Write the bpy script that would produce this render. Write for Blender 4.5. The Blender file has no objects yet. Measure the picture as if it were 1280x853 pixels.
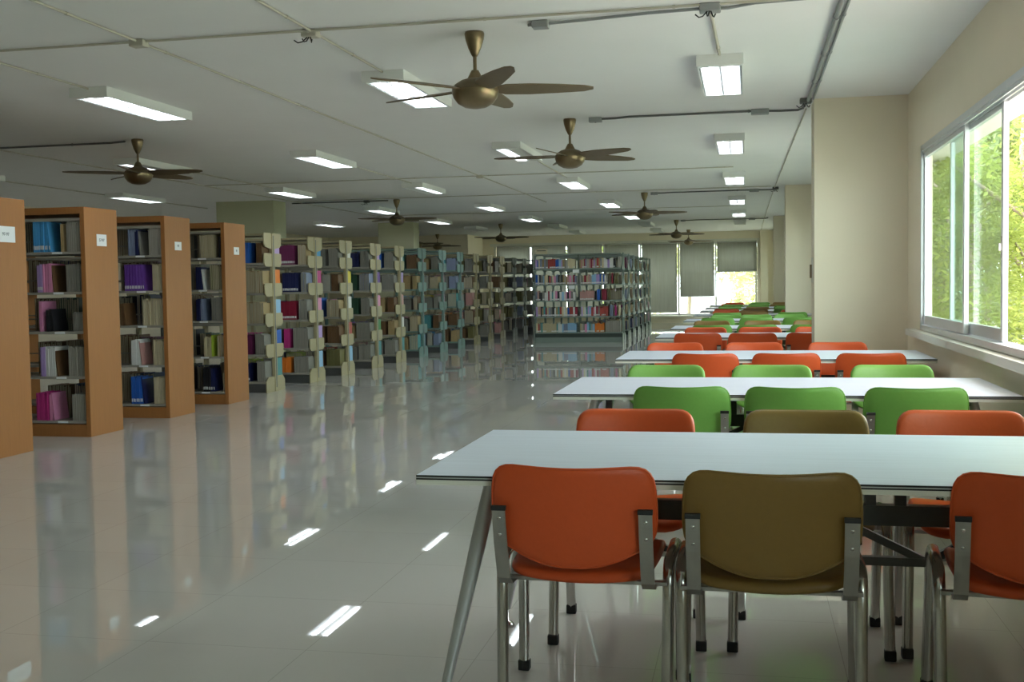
import bpy, math, random
from mathutils import Vector, Matrix

random.seed(7)
PI = math.pi
scene = bpy.context.scene
COL = scene.collection
H = 1.291                     # eye height
CEIL = 2.86

# ------------------------------------------------------------------ helpers
class MB:
    """collects faces (several materials) and links them as ONE mesh"""
    def __init__(s):
        s.v = []; s.f = []; s.mi = []; s.sm = []; s.mats = []
    def m(s, mat):
        if mat not in s.mats: s.mats.append(mat)
        return s.mats.index(mat)
    def add(s, vs, fs, mat, smooth=False, M=None):
        o = len(s.v)
        if M is not None: vs = [tuple(M @ Vector(p)) for p in vs]
        s.v += [tuple(p) for p in vs]
        k = s.m(mat)
        for f in fs:
            s.f.append(tuple(i + o for i in f)); s.mi.append(k); s.sm.append(smooth)
        return s
    def box(s, x0, x1, y0, y1, z0, z1, mat, M=None):
        vs = [(x0,y0,z0),(x1,y0,z0),(x1,y1,z0),(x0,y1,z0),(x0,y0,z1),(x1,y0,z1),(x1,y1,z1),(x0,y1,z1)]
        fs = [(0,3,2,1),(4,5,6,7),(0,1,5,4),(1,2,6,5),(2,3,7,6),(3,0,4,7)]
        return s.add(vs, fs, mat, False, M)
    def tube(s, path, r, mat, n=10, ry=None, caps=True, M=None):
        """tube along a list of points; r may be a list (taper); ry = second radius for an oval"""
        P = [Vector(p) for p in path]; rs = list(r) if isinstance(r, (list, tuple)) else [r]*len(P)
        vs = []; fs = []
        if caps:
            e = min(.002, (P[1]-P[0]).length*.2); P.insert(1, P[0] + (P[1]-P[0]).normalized()*e); rs.insert(1, rs[0])
            e = min(.002, (P[-1]-P[-2]).length*.2); P.insert(-1, P[-1] + (P[-2]-P[-1]).normalized()*e); rs.insert(-1, rs[-1])
        T = []
        for i in range(len(P)):
            a = P[max(i-1, 0)]; b = P[min(i+1, len(P)-1)]
            T.append((b - a).normalized())
        up = Vector((0, 0, 1)) if abs(T[0].z) < .9 else Vector((0, 1, 0))
        n1 = T[0].cross(up).normalized()
        for i in range(len(P)):
            n1 = (n1 - T[i]*n1.dot(T[i])).normalized()
            n2 = T[i].cross(n1)
            k = 1 if ry is None else ry/(rs[i] or 1)
            for j in range(n):
                a = 2*PI*j/n
                vs.append(P[i] + n1*(rs[i]*math.cos(a)) + n2*(rs[i]*k*math.sin(a)))
        for i in range(len(P)-1):
            for j in range(n):
                fs.append((i*n+j, i*n+(j+1) % n, (i+1)*n+(j+1) % n, (i+1)*n+j))
        s.add(vs, fs, mat, True, M)
        if caps:
            s.add(vs[:n], [tuple(range(n-1, -1, -1))], mat, False, M)
            s.add(vs[-n:], [tuple(range(n))], mat, False, M)
        return s
    def lathe(s, prof, mat, n=28, c=(0,0,0), M=None, smooth=True):
        vs = []; fs = []
        for (r, z) in prof:
            for j in range(n):
                a = 2*PI*j/n; vs.append((c[0]+r*math.cos(a), c[1]+r*math.sin(a), c[2]+z))
        for i in range(len(prof)-1):
            for j in range(n):
                fs.append((i*n+j, i*n+(j+1) % n, (i+1)*n+(j+1) % n, (i+1)*n+j))
        return s.add(vs, fs, mat, smooth, M)
    def prism(s, poly, mat, axis='x', a=0, b=1, M=None):
        """extrude a 2-D polygon along an axis from a to b"""
        n = len(poly)
        def pt(p, t):
            return {'x': (t, p[0], p[1]), 'y': (p[0], t, p[1]), 'z': (p[0], p[1], t)}[axis]
        vs = [pt(p, a) for p in poly] + [pt(p, b) for p in poly]
        fs = [tuple(range(n-1, -1, -1)), tuple(range(n, 2*n))] + [(i, (i+1) % n, n+(i+1) % n, n+i) for i in range(n)]
        return s.add(vs, fs, mat, False, M)
    def build(s, name, parent=None, loc=None, bevel=0, fix=True):
        me = bpy.data.meshes.new(name); me.from_pydata(s.v, [], s.f)
        for mt in s.mats: me.materials.append(mt)
        me.polygons.foreach_set('material_index', s.mi)
        me.polygons.foreach_set('use_smooth', s.sm)
        me.update()
        if fix:
            import bmesh
            bm = bmesh.new(); bm.from_mesh(me); bmesh.ops.remove_doubles(bm, verts=bm.verts, dist=1e-5)
            bmesh.ops.recalc_face_normals(bm, faces=bm.faces); bm.to_mesh(me); bm.free()
        o = bpy.data.objects.new(name, me); COL.objects.link(o)
        if parent: o.parent = parent
        if loc: o.location = loc
        if bevel:
            b = o.modifiers.new('edge', 'BEVEL'); b.width = bevel; b.segments = 2; b.limit_method = 'ANGLE'
        return o

def empty(name, loc=(0,0,0), rz=0):
    o = bpy.data.objects.new(name, None); COL.objects.link(o)
    o.empty_display_size = .1; o.location = loc; o.rotation_euler = (0,0,rz); return o
def tag(o, label=None, cat=None, group=None, kind=None):
    if label: o['label'] = label
    if cat: o['category'] = cat
    if group: o['group'] = group
    if kind: o['kind'] = kind
    return o
def copy_tree(o, parent=None):
    c = o.copy(); COL.objects.link(c)
    if parent: c.parent = parent
    for ch in list(o.children): copy_tree(ch, c)
    return c
def struct(mb, name, **k): return tag(mb.build(name, **k), kind='structure')

# ------------------------------------------------------------------ materials
MATS = {}
def new_mat(name):
    m = bpy.data.materials.new(name); m.use_nodes = True; m.node_tree.nodes.clear(); MATS[name] = m
    return m, m.node_tree.nodes, m.node_tree.links
def mat(name, col, rough=.5, metal=0, spec=.5, noise=0, scale=20, stretch=(1,1,1), bump=0, coat=0):
    """principled with a little procedural variation"""
    if name in MATS: return MATS[name]
    m, N, L = new_mat(name)
    out = N.new('ShaderNodeOutputMaterial'); b = N.new('ShaderNodeBsdfPrincipled')
    b.inputs['Base Color'].default_value = (*col, 1); b.inputs['Roughness'].default_value = rough
    b.inputs['Metallic'].default_value = metal; b.inputs['Specular IOR Level'].default_value = spec
    if coat: b.inputs['Coat Weight'].default_value = coat; b.inputs['Coat Roughness'].default_value = .1
    L.new(b.outputs[0], out.inputs[0])
    if noise or bump:
        tc = N.new('ShaderNodeTexCoord'); mp = N.new('ShaderNodeMapping'); mp.inputs['Scale'].default_value = stretch
        nz = N.new('ShaderNodeTexNoise'); nz.inputs['Scale'].default_value = scale; nz.inputs['Detail'].default_value = 4
        L.new(tc.outputs['Object'], mp.inputs[0]); L.new(mp.outputs[0], nz.inputs['Vector'])
        if noise:
            r = N.new('ShaderNodeMapRange'); r.inputs['To Min'].default_value = 1-noise; r.inputs['To Max'].default_value = 1+noise
            mx = N.new('ShaderNodeMix'); mx.data_type = 'RGBA'; mx.blend_type = 'MULTIPLY'; mx.inputs['Factor'].default_value = 1
            mx.inputs[6].default_value = (*col, 1)
            L.new(nz.outputs['Fac'], r.inputs[0]); L.new(r.outputs[0], mx.inputs[7]); L.new(mx.outputs[2], b.inputs['Base Color'])
        if bump:
            bp = N.new('ShaderNodeBump'); bp.inputs['Strength'].default_value = bump; bp.inputs['Distance'].default_value = .01
            L.new(nz.outputs['Fac'], bp.inputs['Height']); L.new(bp.outputs[0], b.inputs['Normal'])
    return m
def emit(name, col, s):
    m, N, L = new_mat(name); out = N.new('ShaderNodeOutputMaterial'); e = N.new('ShaderNodeEmission')
    e.inputs[0].default_value = (*col, 1); e.inputs[1].default_value = s; L.new(e.outputs[0], out.inputs[0]); return m
def glass(name, tint, refl=.06):
    m, N, L = new_mat(name); out = N.new('ShaderNodeOutputMaterial')
    t = N.new('ShaderNodeBsdfTransparent'); t.inputs[0].default_value = (*tint, 1)
    g = N.new('ShaderNodeBsdfGlossy'); g.inputs['Roughness'].default_value = .02
    lw = N.new('ShaderNodeLayerWeight'); lw.inputs[0].default_value = .5
    f = N.new('ShaderNodeMath'); f.operation = 'POWER'; f.inputs[1].default_value = 5
    f2 = N.new('ShaderNodeMath'); f2.operation = 'MULTIPLY_ADD'; f2.inputs[1].default_value = .6; f2.inputs[2].default_value = .03
    L.new(lw.outputs['Facing'], f.inputs[0]); L.new(f.outputs[0], f2.inputs[0])
    x = N.new('ShaderNodeMixShader'); L.new(f2.outputs[0], x.inputs[0]); L.new(t.outputs[0], x.inputs[1]); L.new(g.outputs[0], x.inputs[2])
    L.new(x.outputs[0], out.inputs[0]); return m
def cloth(name, col, trans, tcol=None):
    m, N, L = new_mat(name); out = N.new('ShaderNodeOutputMaterial')
    d = N.new('ShaderNodeBsdfDiffuse'); d.inputs[0].default_value = (*col, 1)
    t = N.new('ShaderNodeBsdfTranslucent'); t.inputs[0].default_value = (*(tcol or col), 1)
    x = N.new('ShaderNodeMixShader'); x.inputs[0].default_value = trans
    tc = N.new('ShaderNodeTexCoord'); nz = N.new('ShaderNodeTexNoise'); nz.inputs['Scale'].default_value = 3
    mx = N.new('ShaderNodeMix'); mx.data_type = 'RGBA'; mx.blend_type = 'MULTIPLY'; mx.inputs['Factor'].default_value = .5
    mx.inputs[6].default_value = (*col, 1); L.new(tc.outputs['Object'], nz.inputs['Vector']); L.new(nz.outputs['Color'], mx.inputs[7])
    mp = N.new('ShaderNodeMapping'); mp.inputs['Scale'].default_value = (6, 6, .4); L.new(tc.outputs['Object'], mp.inputs[0]); L.new(mp.outputs[0], nz.inputs['Vector'])
    L.new(nz.outputs['Fac'], mx.inputs[7]); L.new(mx.outputs[2], d.inputs[0])
    L.new(d.outputs[0], x.inputs[1]); L.new(t.outputs[0], x.inputs[2]); L.new(x.outputs[0], out.inputs[0]); return m

def floor_mat():
    m, N, L = new_mat('floor_tile'); out = N.new('ShaderNodeOutputMaterial'); b = N.new('ShaderNodeBsdfPrincipled')
    tc = N.new('ShaderNodeTexCoord'); mp = N.new('ShaderNodeMapping')
    mp.inputs['Location'].default_value = (2.164, -3.68, 0)
    br = N.new('ShaderNodeTexBrick'); br.offset = 0; br.squash = 1
    br.inputs['Scale'].default_value = 1; br.inputs['Mortar Size'].default_value = .0014; br.inputs['Mortar Smooth'].default_value = .2
    br.inputs['Brick Width'].default_value = .619; br.inputs['Row Height'].default_value = .619
    br.inputs['Color1'].default_value = (.625, .61, .58, 1); br.inputs['Color2'].default_value = (.61, .595, .565, 1)
    br.inputs['Mortar'].default_value = (.44, .42, .39, 1)
    nz = N.new('ShaderNodeTexNoise'); nz.inputs['Scale'].default_value = 1.2; nz.inputs['Detail'].default_value = 5
    r = N.new('ShaderNodeMapRange'); r.inputs['To Min'].default_value = .94; r.inputs['To Max'].default_value = 1.04
    mx = N.new('ShaderNodeMix'); mx.data_type = 'RGBA'; mx.blend_type = 'MULTIPLY'; mx.inputs['Factor'].default_value = 1
    L.new(tc.outputs['Object'], mp.inputs[0]); L.new(mp.outputs[0], br.inputs['Vector']); L.new(tc.outputs['Object'], nz.inputs['Vector'])
    L.new(nz.outputs['Fac'], r.inputs[0]); L.new(br.outputs['Color'], mx.inputs[6]); L.new(r.outputs[0], mx.inputs[7])
    L.new(mx.outputs[2], b.inputs['Base Color'])
    b.inputs['Roughness'].default_value = .015; b.inputs['Specular IOR Level'].default_value = .5; b.inputs['IOR'].default_value = 1.8
    # polished porcelain: very slight waviness from tile to tile
    n2 = N.new('ShaderNodeTexNoise'); n2.inputs['Scale'].default_value = 2.2; n2.inputs['Detail'].default_value = 1
    bp = N.new('ShaderNodeBump'); bp.inputs['Strength'].default_value = .006; bp.inputs['Distance'].default_value = .01
    L.new(tc.outputs['Object'], n2.inputs['Vector']); L.new(n2.outputs['Fac'], bp.inputs['Height']); L.new(bp.outputs[0], b.inputs['Normal'])
    L.new(b.outputs[0], out.inputs[0]); return m

M_FLOOR = floor_mat()
M_CEIL = mat('ceiling_paint', (.81, .805, .79), .9, noise=.03, scale=2)
M_WALL = mat('cream_wall', (.80, .72, .56), .85, noise=.03, scale=3)
M_WALLG = mat('green_cream_wall', (.44, .44, .29), .85, noise=.03, scale=3)
M_ALU = mat('aluminium', (.66, .68, .70), .35, .55, noise=.04, scale=8)
M_WHITEALU = mat('white_aluminium', (.80, .80, .82), .4, 0)
M_GLASS = glass('green_glass', (.86, .95, .92))
M_CLEAR = glass('clear_glass', (.92, .97, .95))
M_CHROME = mat('chrome', (.52, .51, .49), .22, 1, noise=.12, scale=14, bump=.05)
M_STEEL = mat('brushed_steel', (.42, .41, .39), .38, 1, noise=.18, scale=30, stretch=(1,1,.2))
M_SILVER = mat('silver_paint', (.50, .51, .52), .35, .6)
M_BLACK = mat('black_rubber', (.012, .012, .012), .6)
M_TRUSS = mat('dark_steel_paint', (.10, .103, .10), .45, .3, noise=.1)
M_TOP = mat('table_laminate', (.66, .69, .79), .42, noise=.10, scale=14, stretch=(.22, 5, 1), spec=.35)
M_EDGE = mat('cream_edge', (.70, .68, .60), .5)
M_WOOD = mat('orange_wood', (.345, .142, .040), .42, noise=.14, scale=7, stretch=(9, 9, .5))
M_SHELF = mat('shelf_grey', (.30, .28, .235), .5, noise=.05)
M_CREAM = mat('cream_metal', (.37, .32, .19), .42, noise=.05, scale=6)
M_TEAL = mat('teal_metal', (.17, .26, .235), .42, noise=.05, scale=6)
M_DARKM = mat('dark_green_metal', (.19, .21, .185), .42, noise=.05, scale=6)
M_BRASS = mat('antique_brass', (.23, .175, .10), .33, .85, noise=.12, scale=30, stretch=(1,1,.2))
M_BLADE = mat('bronze_blade', (.16, .12, .068), .5, .3, noise=.1)
M_COND = mat('grey_conduit', (.30, .31, .31), .45, .3)
M_CONDD = mat('dark_conduit', (.13, .135, .13), .5, .3)
M_CONDW = mat('cream_conduit', (.50, .47, .39), .6)
M_FIX = mat('white_fixture', (.74, .75, .72), .45)
M_REFL = mat('fixture_reflector', (.66, .68, .70), .35, .2)
M_TUBE = emit('lit_tube', (.86, .93, 1.0), 14)
M_PAPER = mat('paper_white', (.78, .80, .80), .7)
M_INK = mat('ink', (.03, .06, .07), .7)
M_BLIND = cloth('blind_fabric', (.40, .405, .37), .55)
M_BLINDBAR = mat('blind_bar', (.45, .45, .42), .5)
M_BARK = mat('bark', (.30, .25, .20), .9, noise=.3, scale=9, bump=.4)
M_GROUND = mat('ground_grass', (.40, .37, .31), .9, noise=.3, scale=2)
M_SOFFIT = mat('eave_paint', (.80, .78, .74), .8)

def leather(name, c): return mat(name, c, .40, noise=.05, scale=60, bump=.06, spec=.35)
CH = {'orange': leather('orange_vinyl', (.62, .090, .022)),
      'green': leather('green_vinyl', (.175, .375, .075)),
      'brown': leather('brown_vinyl', (.22, .128, .034))}

# ------------------------------------------------------------------ camera
yaw, pitch, roll = .2082316, -.0504961, -.0151166
fwd = Vector((-math.sin(yaw)*math.cos(pitch), math.cos(yaw)*math.cos(pitch), math.sin(pitch)))
right = Vector((math.cos(yaw), math.sin(yaw), 0)); up = right.cross(fwd)
r_ = right*math.cos(roll) + up*math.sin(roll); u_ = -right*math.sin(roll) + up*math.cos(roll)
cam = bpy.data.objects.new('camera', bpy.data.cameras.new('camera')); COL.objects.link(cam)
R3 = Matrix((r_, u_, -fwd)).transposed()
cam.matrix_world = Matrix.Translation((0, 0, H)) @ R3.to_4x4()
cam.data.sensor_width = 36; cam.data.lens = 1395.4/1280*36; cam.data.clip_start = .05; cam.data.clip_end = 400
scene.camera = cam

# ------------------------------------------------------------------ room shell
XL, XR, YB, YF = -13.0, 1.35, -5.0, 35.6
struct(MB().box(XL-.2, XR+.2, YB-.2, YF+.25, -.2, 0, M_FLOOR), 'floor')
struct(MB().box(XL-.2, XR+.2, YB-.2, YF+.25, CEIL, CEIL+.25, M_CEIL), 'ceiling')
struct(MB().box(XL-.2, XL, YB-.2, YF+.25, 0, CEIL, M_WALL), 'wall_left')
struct(MB().box(XL, XR, YB-.2, YB, 0, CEIL, M_WALL), 'wall_back')
WIN = [(-1.6, 1.4), (3.3, 9.33), (11.3, 18.3), (20.3, 27.2), (29.3, 34.6)]  # first opening is unseen behind the camera, added to light the chair backs
WZ0, WZ1 = .885, 2.33
mb = MB().box(XR, XR+.08, YB-.2, YF+.25, 0, WZ0, M_WALL).box(XR, XR+.08, YB-.2, YF+.25, WZ1, CEIL, M_WALL)
ys = [YB-.2] + [y for w in WIN for y in w] + [YF+.25]
for i in range(0, len(ys), 2): mb.box(XR, XR+.08, ys[i], ys[i+1], WZ0, WZ1, M_WALL)
struct(mb, 'wall_right')
for i, (y, t, x) in enumerate(((10.1, .42, .573), (19.0, .42, .62), (27.9, .42, .63))):
    struct(MB().box(x, XR, y, y+t, 0, CEIL, M_WALL), 'wall_pier_%d' % (i+1))
# far wall with its wide window opening
FX0, FX1, FZ0, FZ1 = -8.0, .30, .24, 2.53
mb = MB().box(-8.45, FX0, YF, YF+.25, 0, CEIL, M_WALL).box(FX1, XR, YF, YF+.25, 0, CEIL, M_WALL)
mb.box(FX0, FX1, YF, YF+.25, 0, FZ0, M_WALL).box(FX0, FX1, YF, YF+.25, FZ1, CEIL, M_WALL)
struct(mb, 'wall_far')
struct(MB().box(XL, -8.45, 33.6, YF+.25, 0, CEIL, M_WALL), 'wall_far_left')
struct(MB().box(.40, .63, YF-.32, YF, 0, CEIL, M_WALL), 'wall_pier_4')
struct(MB().box(-8.2, .38, YF-.03, YF, FZ1, FZ1+.09, M_EDGE).box(.30, .38, YF-.03, YF, FZ0, FZ1, M_EDGE)
       .box(-8.08, -8.0, YF-.03, YF, FZ0, FZ1, M_EDGE), 'trim_1')
struct(MB().box(-8.1, .4, YF-.12, YF+.02, FZ0-.05, FZ0, M_EDGE), 'trim_2')
# square pillars behind the shelving
struct(MB().box(-9.38, -8.28, 18.73, 19.28, 0, CEIL, M_WALLG), 'pillar_1')
struct(MB().box(-8.93, -8.02, 26.45, 26.92, 0, CEIL, M_WALLG), 'pillar_2')
# eave, roof and ground outside
struct(MB().box(XR+.21, 2.6, YB-6, YF+1.2, CEIL, CEIL+.2, M_SOFFIT), 'eave_right')
struct(MB().box(-60, 60, -60, 140, -.9, -.6, M_GROUND), 'ground')

# far window frame and panes
fr = MB()
for x in (FX0+.03, -6.83, -5.66, -4.49, -3.32, -2.12, -.965, FX1-.03): fr.box(x-.025, x+.025, YF+.1, YF+.16, FZ0, FZ1, M_ALU)
fr.box(FX0, FX1, YF+.1, YF+.16, FZ0, FZ0+.05, M_ALU).box(FX0, FX1, YF+.1, YF+.16, FZ1-.05, FZ1, M_ALU)
wf = struct(fr, 'window_2')
MB().box(FX0, FX1, YF+.125, YF+.131, FZ0+.04, FZ1-.04, M_CLEAR).build('pane', wf)

# side windows: aluminium sliding sashes
def sash(parent, y0, y1, x, wide_end=None, tint=M_GLASS):
    z0, z1 = WZ0+.045, WZ1-.045; w = .05
    o = MB().box(x, x+.028, y0, y0+w, z0, z1, M_WHITEALU).box(x, x+.028, y1-w*.7, y1, z0, z1, M_ALU)\
        .box(x, x+.03, y0+w, y1-w, z0, z0+.07, M_ALU).box(x, x+.03, y0+w, y1-w, z1-.05, z1, M_ALU).build('sash', parent)
    MB().box(x+.012, x+.018, y0+w, y1-w, z0+.07, z1-.05, tint).build('pane', o)
    return o
def side_window(name, y0, y1, sashes):
    f = MB()
    f.box(XR-.01, XR+.10, y0, y1, WZ1-.045, WZ1, M_ALU).box(XR-.01, XR+.10, y0, y1, WZ0, WZ0+.04, M_ALU)
    f.box(XR-.01, XR+.08, y0, y0+.045, WZ0, WZ1, M_ALU).box(XR-.01, XR+.05, y1-.045, y1, WZ0, WZ1, M_ALU)
    for k in range(3): f.box(XR+.00+k*.035, XR+.01+k*.035, y0, y1, WZ1-.065, WZ1-.04, M_ALU)
    w = struct(f, name)
    for s in sashes: sash(w, *s)
    return w
w1 = side_window('window_1', 3.3, 9.33, [(7.62, 9.29, XR+.012), (6.68, 8.36, XR+.047), (3.35, 4.8, XR+.012), (3.4, 4.9, XR+.047)])
hd = MB().box(XR+.043, XR+.047, 6.695, 6.72, 1.40, 1.52, M_STEEL).box(XR+.03, XR+.043, 6.70, 6.715, 1.44, 1.48, M_STEEL).build('latch', w1)
for n, (a, b) in enumerate(((-1.6, 1.4), (11.3, 18.3), (20.3, 27.2), (29.3, 34.6))):  # the first is the added, unseen window that brightens the chair backs
    k = (b-a)/4
    side_window('window_%d' % (n+3), a, b, [(a+.04+i*k, a+.04+(i+1)*k-.02, XR+.012+.035*(i % 2)) for i in range(4)])
sill = MB()
for a, b in WIN: sill.box(XR-.075, XR+.0, a-.12, b+.35 if b == 9.33 else b+.2, WZ0-.055, WZ0-.005, M_EDGE)
struct(sill, 'trim_3')

# ------------------------------------------------------------------ trees outside
def leaf_mat(name, c, t):
    m, N, L = new_mat(name); out = N.new('ShaderNodeOutputMaterial')
    d = N.new('ShaderNodeBsdfDiffuse'); d.inputs[0].default_value = (*c, 1)
    tr = N.new('ShaderNodeBsdfTranslucent'); tr.inputs[0].default_value = (*t, 1)
    tc = N.new('ShaderNodeTexCoord'); nz = N.new('ShaderNodeTexNoise'); nz.inputs['Scale'].default_value = 1.5
    mx = N.new('ShaderNodeMix'); mx.data_type = 'RGBA'; mx.inputs[6].default_value = (*c, 1); mx.inputs[7].default_value = (c[0]*1.7, c[1]*1.3, c[2]*1.2, 1)
    L.new(tc.outputs['Object'], nz.inputs['Vector']); L.new(nz.outputs['Fac'], mx.inputs['Factor']); L.new(mx.outputs[2], d.inputs[0])
    x = N.new('ShaderNodeMixShader'); x.inputs[0].default_value = .4
    L.new(d.outputs[0], x.inputs[1]); L.new(tr.outputs[0], x.inputs[2]); L.new(x.outputs[0], out.inputs[0]); return m
LEAF = [leaf_mat('leaf_bright', (.23, .31, .09), (.38, .48, .14)), leaf_mat('leaf_mid', (.18, .26, .09), (.32, .41, .13)),
        leaf_mat('leaf_blueish', (.22, .29, .16), (.36, .44, .22)), leaf_mat('leaf_backlit_pale', (.50, .56, .36), (.62, .70, .44))]  # last one has the washed-out backlight put into its leaf colour
def tree(name, x, y, h, cr, lean, label, nleaf=5000, leaf=LEAF[0], size=.09, base=.8, trunk=.09):
    rnd = random.Random(int(x*91+y*37))
    root = empty(name, (x, y, -.6)); tag(root, label, 'tree', 'trees outside the windows')
    t = MB()
    pts = [(0,0,0)]
    for k in range(1, 7): pts.append((lean[0]*k/6 + rnd.uniform(-.08,.08), lean[1]*k/6 + rnd.uniform(-.08,.08), h*.85*k/6))
    t.tube(pts, [trunk*(1-.11*k) for k in range(7)], M_BARK, 8)
    tips = []
    for b in range(9):
        k = rnd.randint(2, 5); p = Vector(pts[k]); a = rnd.uniform(0, 2*PI); l = cr*rnd.uniform(.55, .95)
        q = p + Vector((math.cos(a)*l*.5, math.sin(a)*l*.5, l*.35)); e = p + Vector((math.cos(a)*l, math.sin(a)*l, l*.75))
        t.tube([p, q, e], [trunk*.4, trunk*.28, .012], M_BARK, 6); tips += [q, e, (q+e)/2]
    t.build('trunk', root)
    tips.append(Vector(pts[-1]))
    f = MB(); vs = []; fs = []
    # clumps of leaves round the branch ends and through the crown
    cl = [(c, rnd.uniform(.35, .8)) for c in tips]
    for k in range(26):
        a = rnd.uniform(0, 2*PI); rr = cr*math.sqrt(rnd.random()); z = rnd.uniform(base, h)
        cl.append((Vector((math.cos(a)*rr + lean[0]*.5, math.sin(a)*rr + lean[1]*.5, z)), rnd.uniform(.35, .75)))
    for k in range(nleaf):
        c, s = rnd.choice(cl)
        d = Vector((rnd.gauss(0, 1), rnd.gauss(0, 1), rnd.gauss(0, 1))).normalized()*s*rnd.random()**.45
        p = c + d; n = Vector((rnd.gauss(0, .7), rnd.gauss(0, .7), 1)).normalized()
        a = n.cross(Vector((rnd.gauss(0,1), rnd.gauss(0,1), rnd.gauss(0,1)))).normalized(); b = n.cross(a)
        L = size*rnd.uniform(.7, 1.4); W = L*.42; i = len(vs)
        vs += [p - a*L, p - b*W, p + a*L - n*L*.3, p + b*W]; fs.append((i, i+1, i+2, i+3))
    f.add(vs, fs, leaf); f.build('foliage', root, fix=False)
    return root
tree('leafy_tree', 3.95, 16.2, 6.2, 1.3, (-.5, -.6), 'leafy tree with forked dark trunk, beyond the open part of the window', 11000, LEAF[0], .05, .6, .10)
tree('leafy_tree', 3.55, 18.9, 7.0, 1.5, (.05, .3), 'tall pale-trunked tree seen through the right glass sash', 12000, LEAF[2], .055, .5, .13)
tree('leafy_tree', 4.9, 20.5, 6.5, 2.0, (.4, -.3), 'bushy bright green tree behind the forked tree', 16000, LEAF[0], .065, .3)
tree('leafy_tree', 3.7, 23.0, 6.0, 1.6, (.2, .2), 'mid green tree seen through the left glass sash', 12000, LEAF[1], .065, .3)
tree('leafy_tree', 5.4, 27.0, 7.5, 2.6, (-.3, .3), 'broad tree filling the lower left of the side window view', 10000, LEAF[0], .11, .2)
tree('leafy_tree', 8.0, 31.0, 8.5, 3.0, (.3, .3), 'tall leafy tree at the back of the side window view', 10000, LEAF[2], .13, .2)
tree('leafy_tree', 7.6, 39.0, 9.0, 3.2, (.3, .3), 'farthest broad tree in the side window view', 9000, LEAF[1], .14, .2)
tree('leafy_tree', 5.6, 34.0, 7.5, 2.0, (-.2, .3), 'leafy tree beside the far corner of the eave', 8000, LEAF[1], .12, .2)
tree('leafy_tree', 7.4, 46.0, 8.5, 2.6, (-.2, .3), 'distant leafy tree seen beyond the left window jamb', 8000, LEAF[0], .15, .2)
tree('leafy_tree', .6, 41.0, 6.0, 2.2, (.2, 0), 'pale sunlit tree outside the half-raised right blind', 8000, LEAF[3], .11, .1)
tree('leafy_tree', -2.2, 42.5, 6.5, 2.4, (.1, .3), 'pale sunlit tree outside the middle raised blind', 8000, LEAF[3], .11, .1)
tree('leafy_tree', -5.2, 44.0, 6.5, 2.4, (.1, .3), 'tree outside the lowered blinds of the far wall', 4000, LEAF[1], .13, .1)

# ------------------------------------------------------------------ roller blinds on the far wall
ords = ['first', 'second', 'third', 'fourth', 'fifth', 'sixth', 'seventh', 'eighth', 'ninth', 'tenth', 'eleventh', 'twelfth',
        'thirteenth', 'fourteenth', 'fifteenth', 'sixteenth', 'seventeenth', 'eighteenth', 'nineteenth', 'twentieth',
        'twenty-first', 'twenty-second', 'twenty-third', 'twenty-fourth', 'twenty-fifth', 'twenty-sixth', 'twenty-seventh', 'twenty-eighth', 'twenty-ninth', 'thirtieth']
bx = [(-7.98, -6.87), (-6.78, -5.70), (-5.62, -4.53), (-4.45, -3.36), (-3.27, -2.165), (-2.075, -1.005), (-.925, .295)]
bz = [.34, .34, .34, .34, .35, .84, 1.60]
bl = ['leftmost of the far wall, let right down', 'second from left on the far wall, let right down', 'third from left on the far wall, behind green racks',
      'fourth from left on the far wall, behind green racks', 'fully lowered, nearest to the half-raised ones', 'half raised, between a lowered blind and a short blind',
      'mostly raised, shortest and rightmost on the far wall']
for (x0, x1), z, l in zip(bx, bz, bl):
    root = empty('roller_blind', ((x0+x1)/2, YF-.05, FZ1)); w = (x1-x0)/2
    tag(root, 'grey roller blind, ' + l, 'blind', 'roller blinds on the far wall')
    c = MB(); n = 10; vs = []; fs = []
    for i in range(n+1):
        t = i/n; xx = -w + 2*w*t; yy = .006*math.sin(t*9)
        vs += [(xx, yy, 0), (xx, yy*1.6, z-FZ1)]
    fs = [(2*i, 2*i+1, 2*i+3, 2*i+2) for i in range(n)]
    c.add(vs, fs, M_BLIND, True); s = c.build('blind_fabric', root, fix=False)
    so = s.modifiers.new('thick', 'SOLIDIFY'); so.thickness = .003
    MB().tube([(-w, .0, 0), (w, .0, 0)], .022, M_BLINDBAR, 10).build('roller', root)
    MB().box(-w, w, -.008, .014, z-FZ1-.02, z-FZ1+.01, M_BLINDBAR).build('bottom_bar', root)

# ------------------------------------------------------------------ chairs
def pillow(outline, yf, thick, m, rings=(1, .985, .95, .86, .6, .3), prof=(.18, .62, .86, 1, 1, 1)):
    """closed padded shape from an outline (a, b): yf(a,b) is the mid surface, thick(front, back)"""
    n = len(outline); ca = sum(p[0] for p in outline)/n; cb = sum(p[1] for p in outline)/n
    vs = []; fs = []
    for side in (1, -1):
        for k, s in enumerate(rings):
            for (a, b) in outline:
                A = ca + (a-ca)*s; B = cb + (b-cb)*s
                vs.append((A, yf(A, B) + side*prof[k]*thick[0 if side > 0 else 1], B))
        vs.append((ca, yf(ca, cb) + side*thick[0 if side > 0 else 1], cb))
    K = len(rings); half = K*n + 1
    for q in (0, 1):
        o = q*half
        for k in range(K-1):
            for j in range(n):
                f = (o+k*n+j, o+k*n+(j+1) % n, o+(k+1)*n+(j+1) % n, o+(k+1)*n+j); fs.append(f if q else f[::-1])
        for j in range(n):
            f = (o+(K-1)*n+j, o+(K-1)*n+(j+1) % n, o+K*n); fs.append(f if q else f[::-1])
    for j in range(n): fs.append((j, (j+1) % n, half+(j+1) % n, half+j))
    return vs, fs
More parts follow.
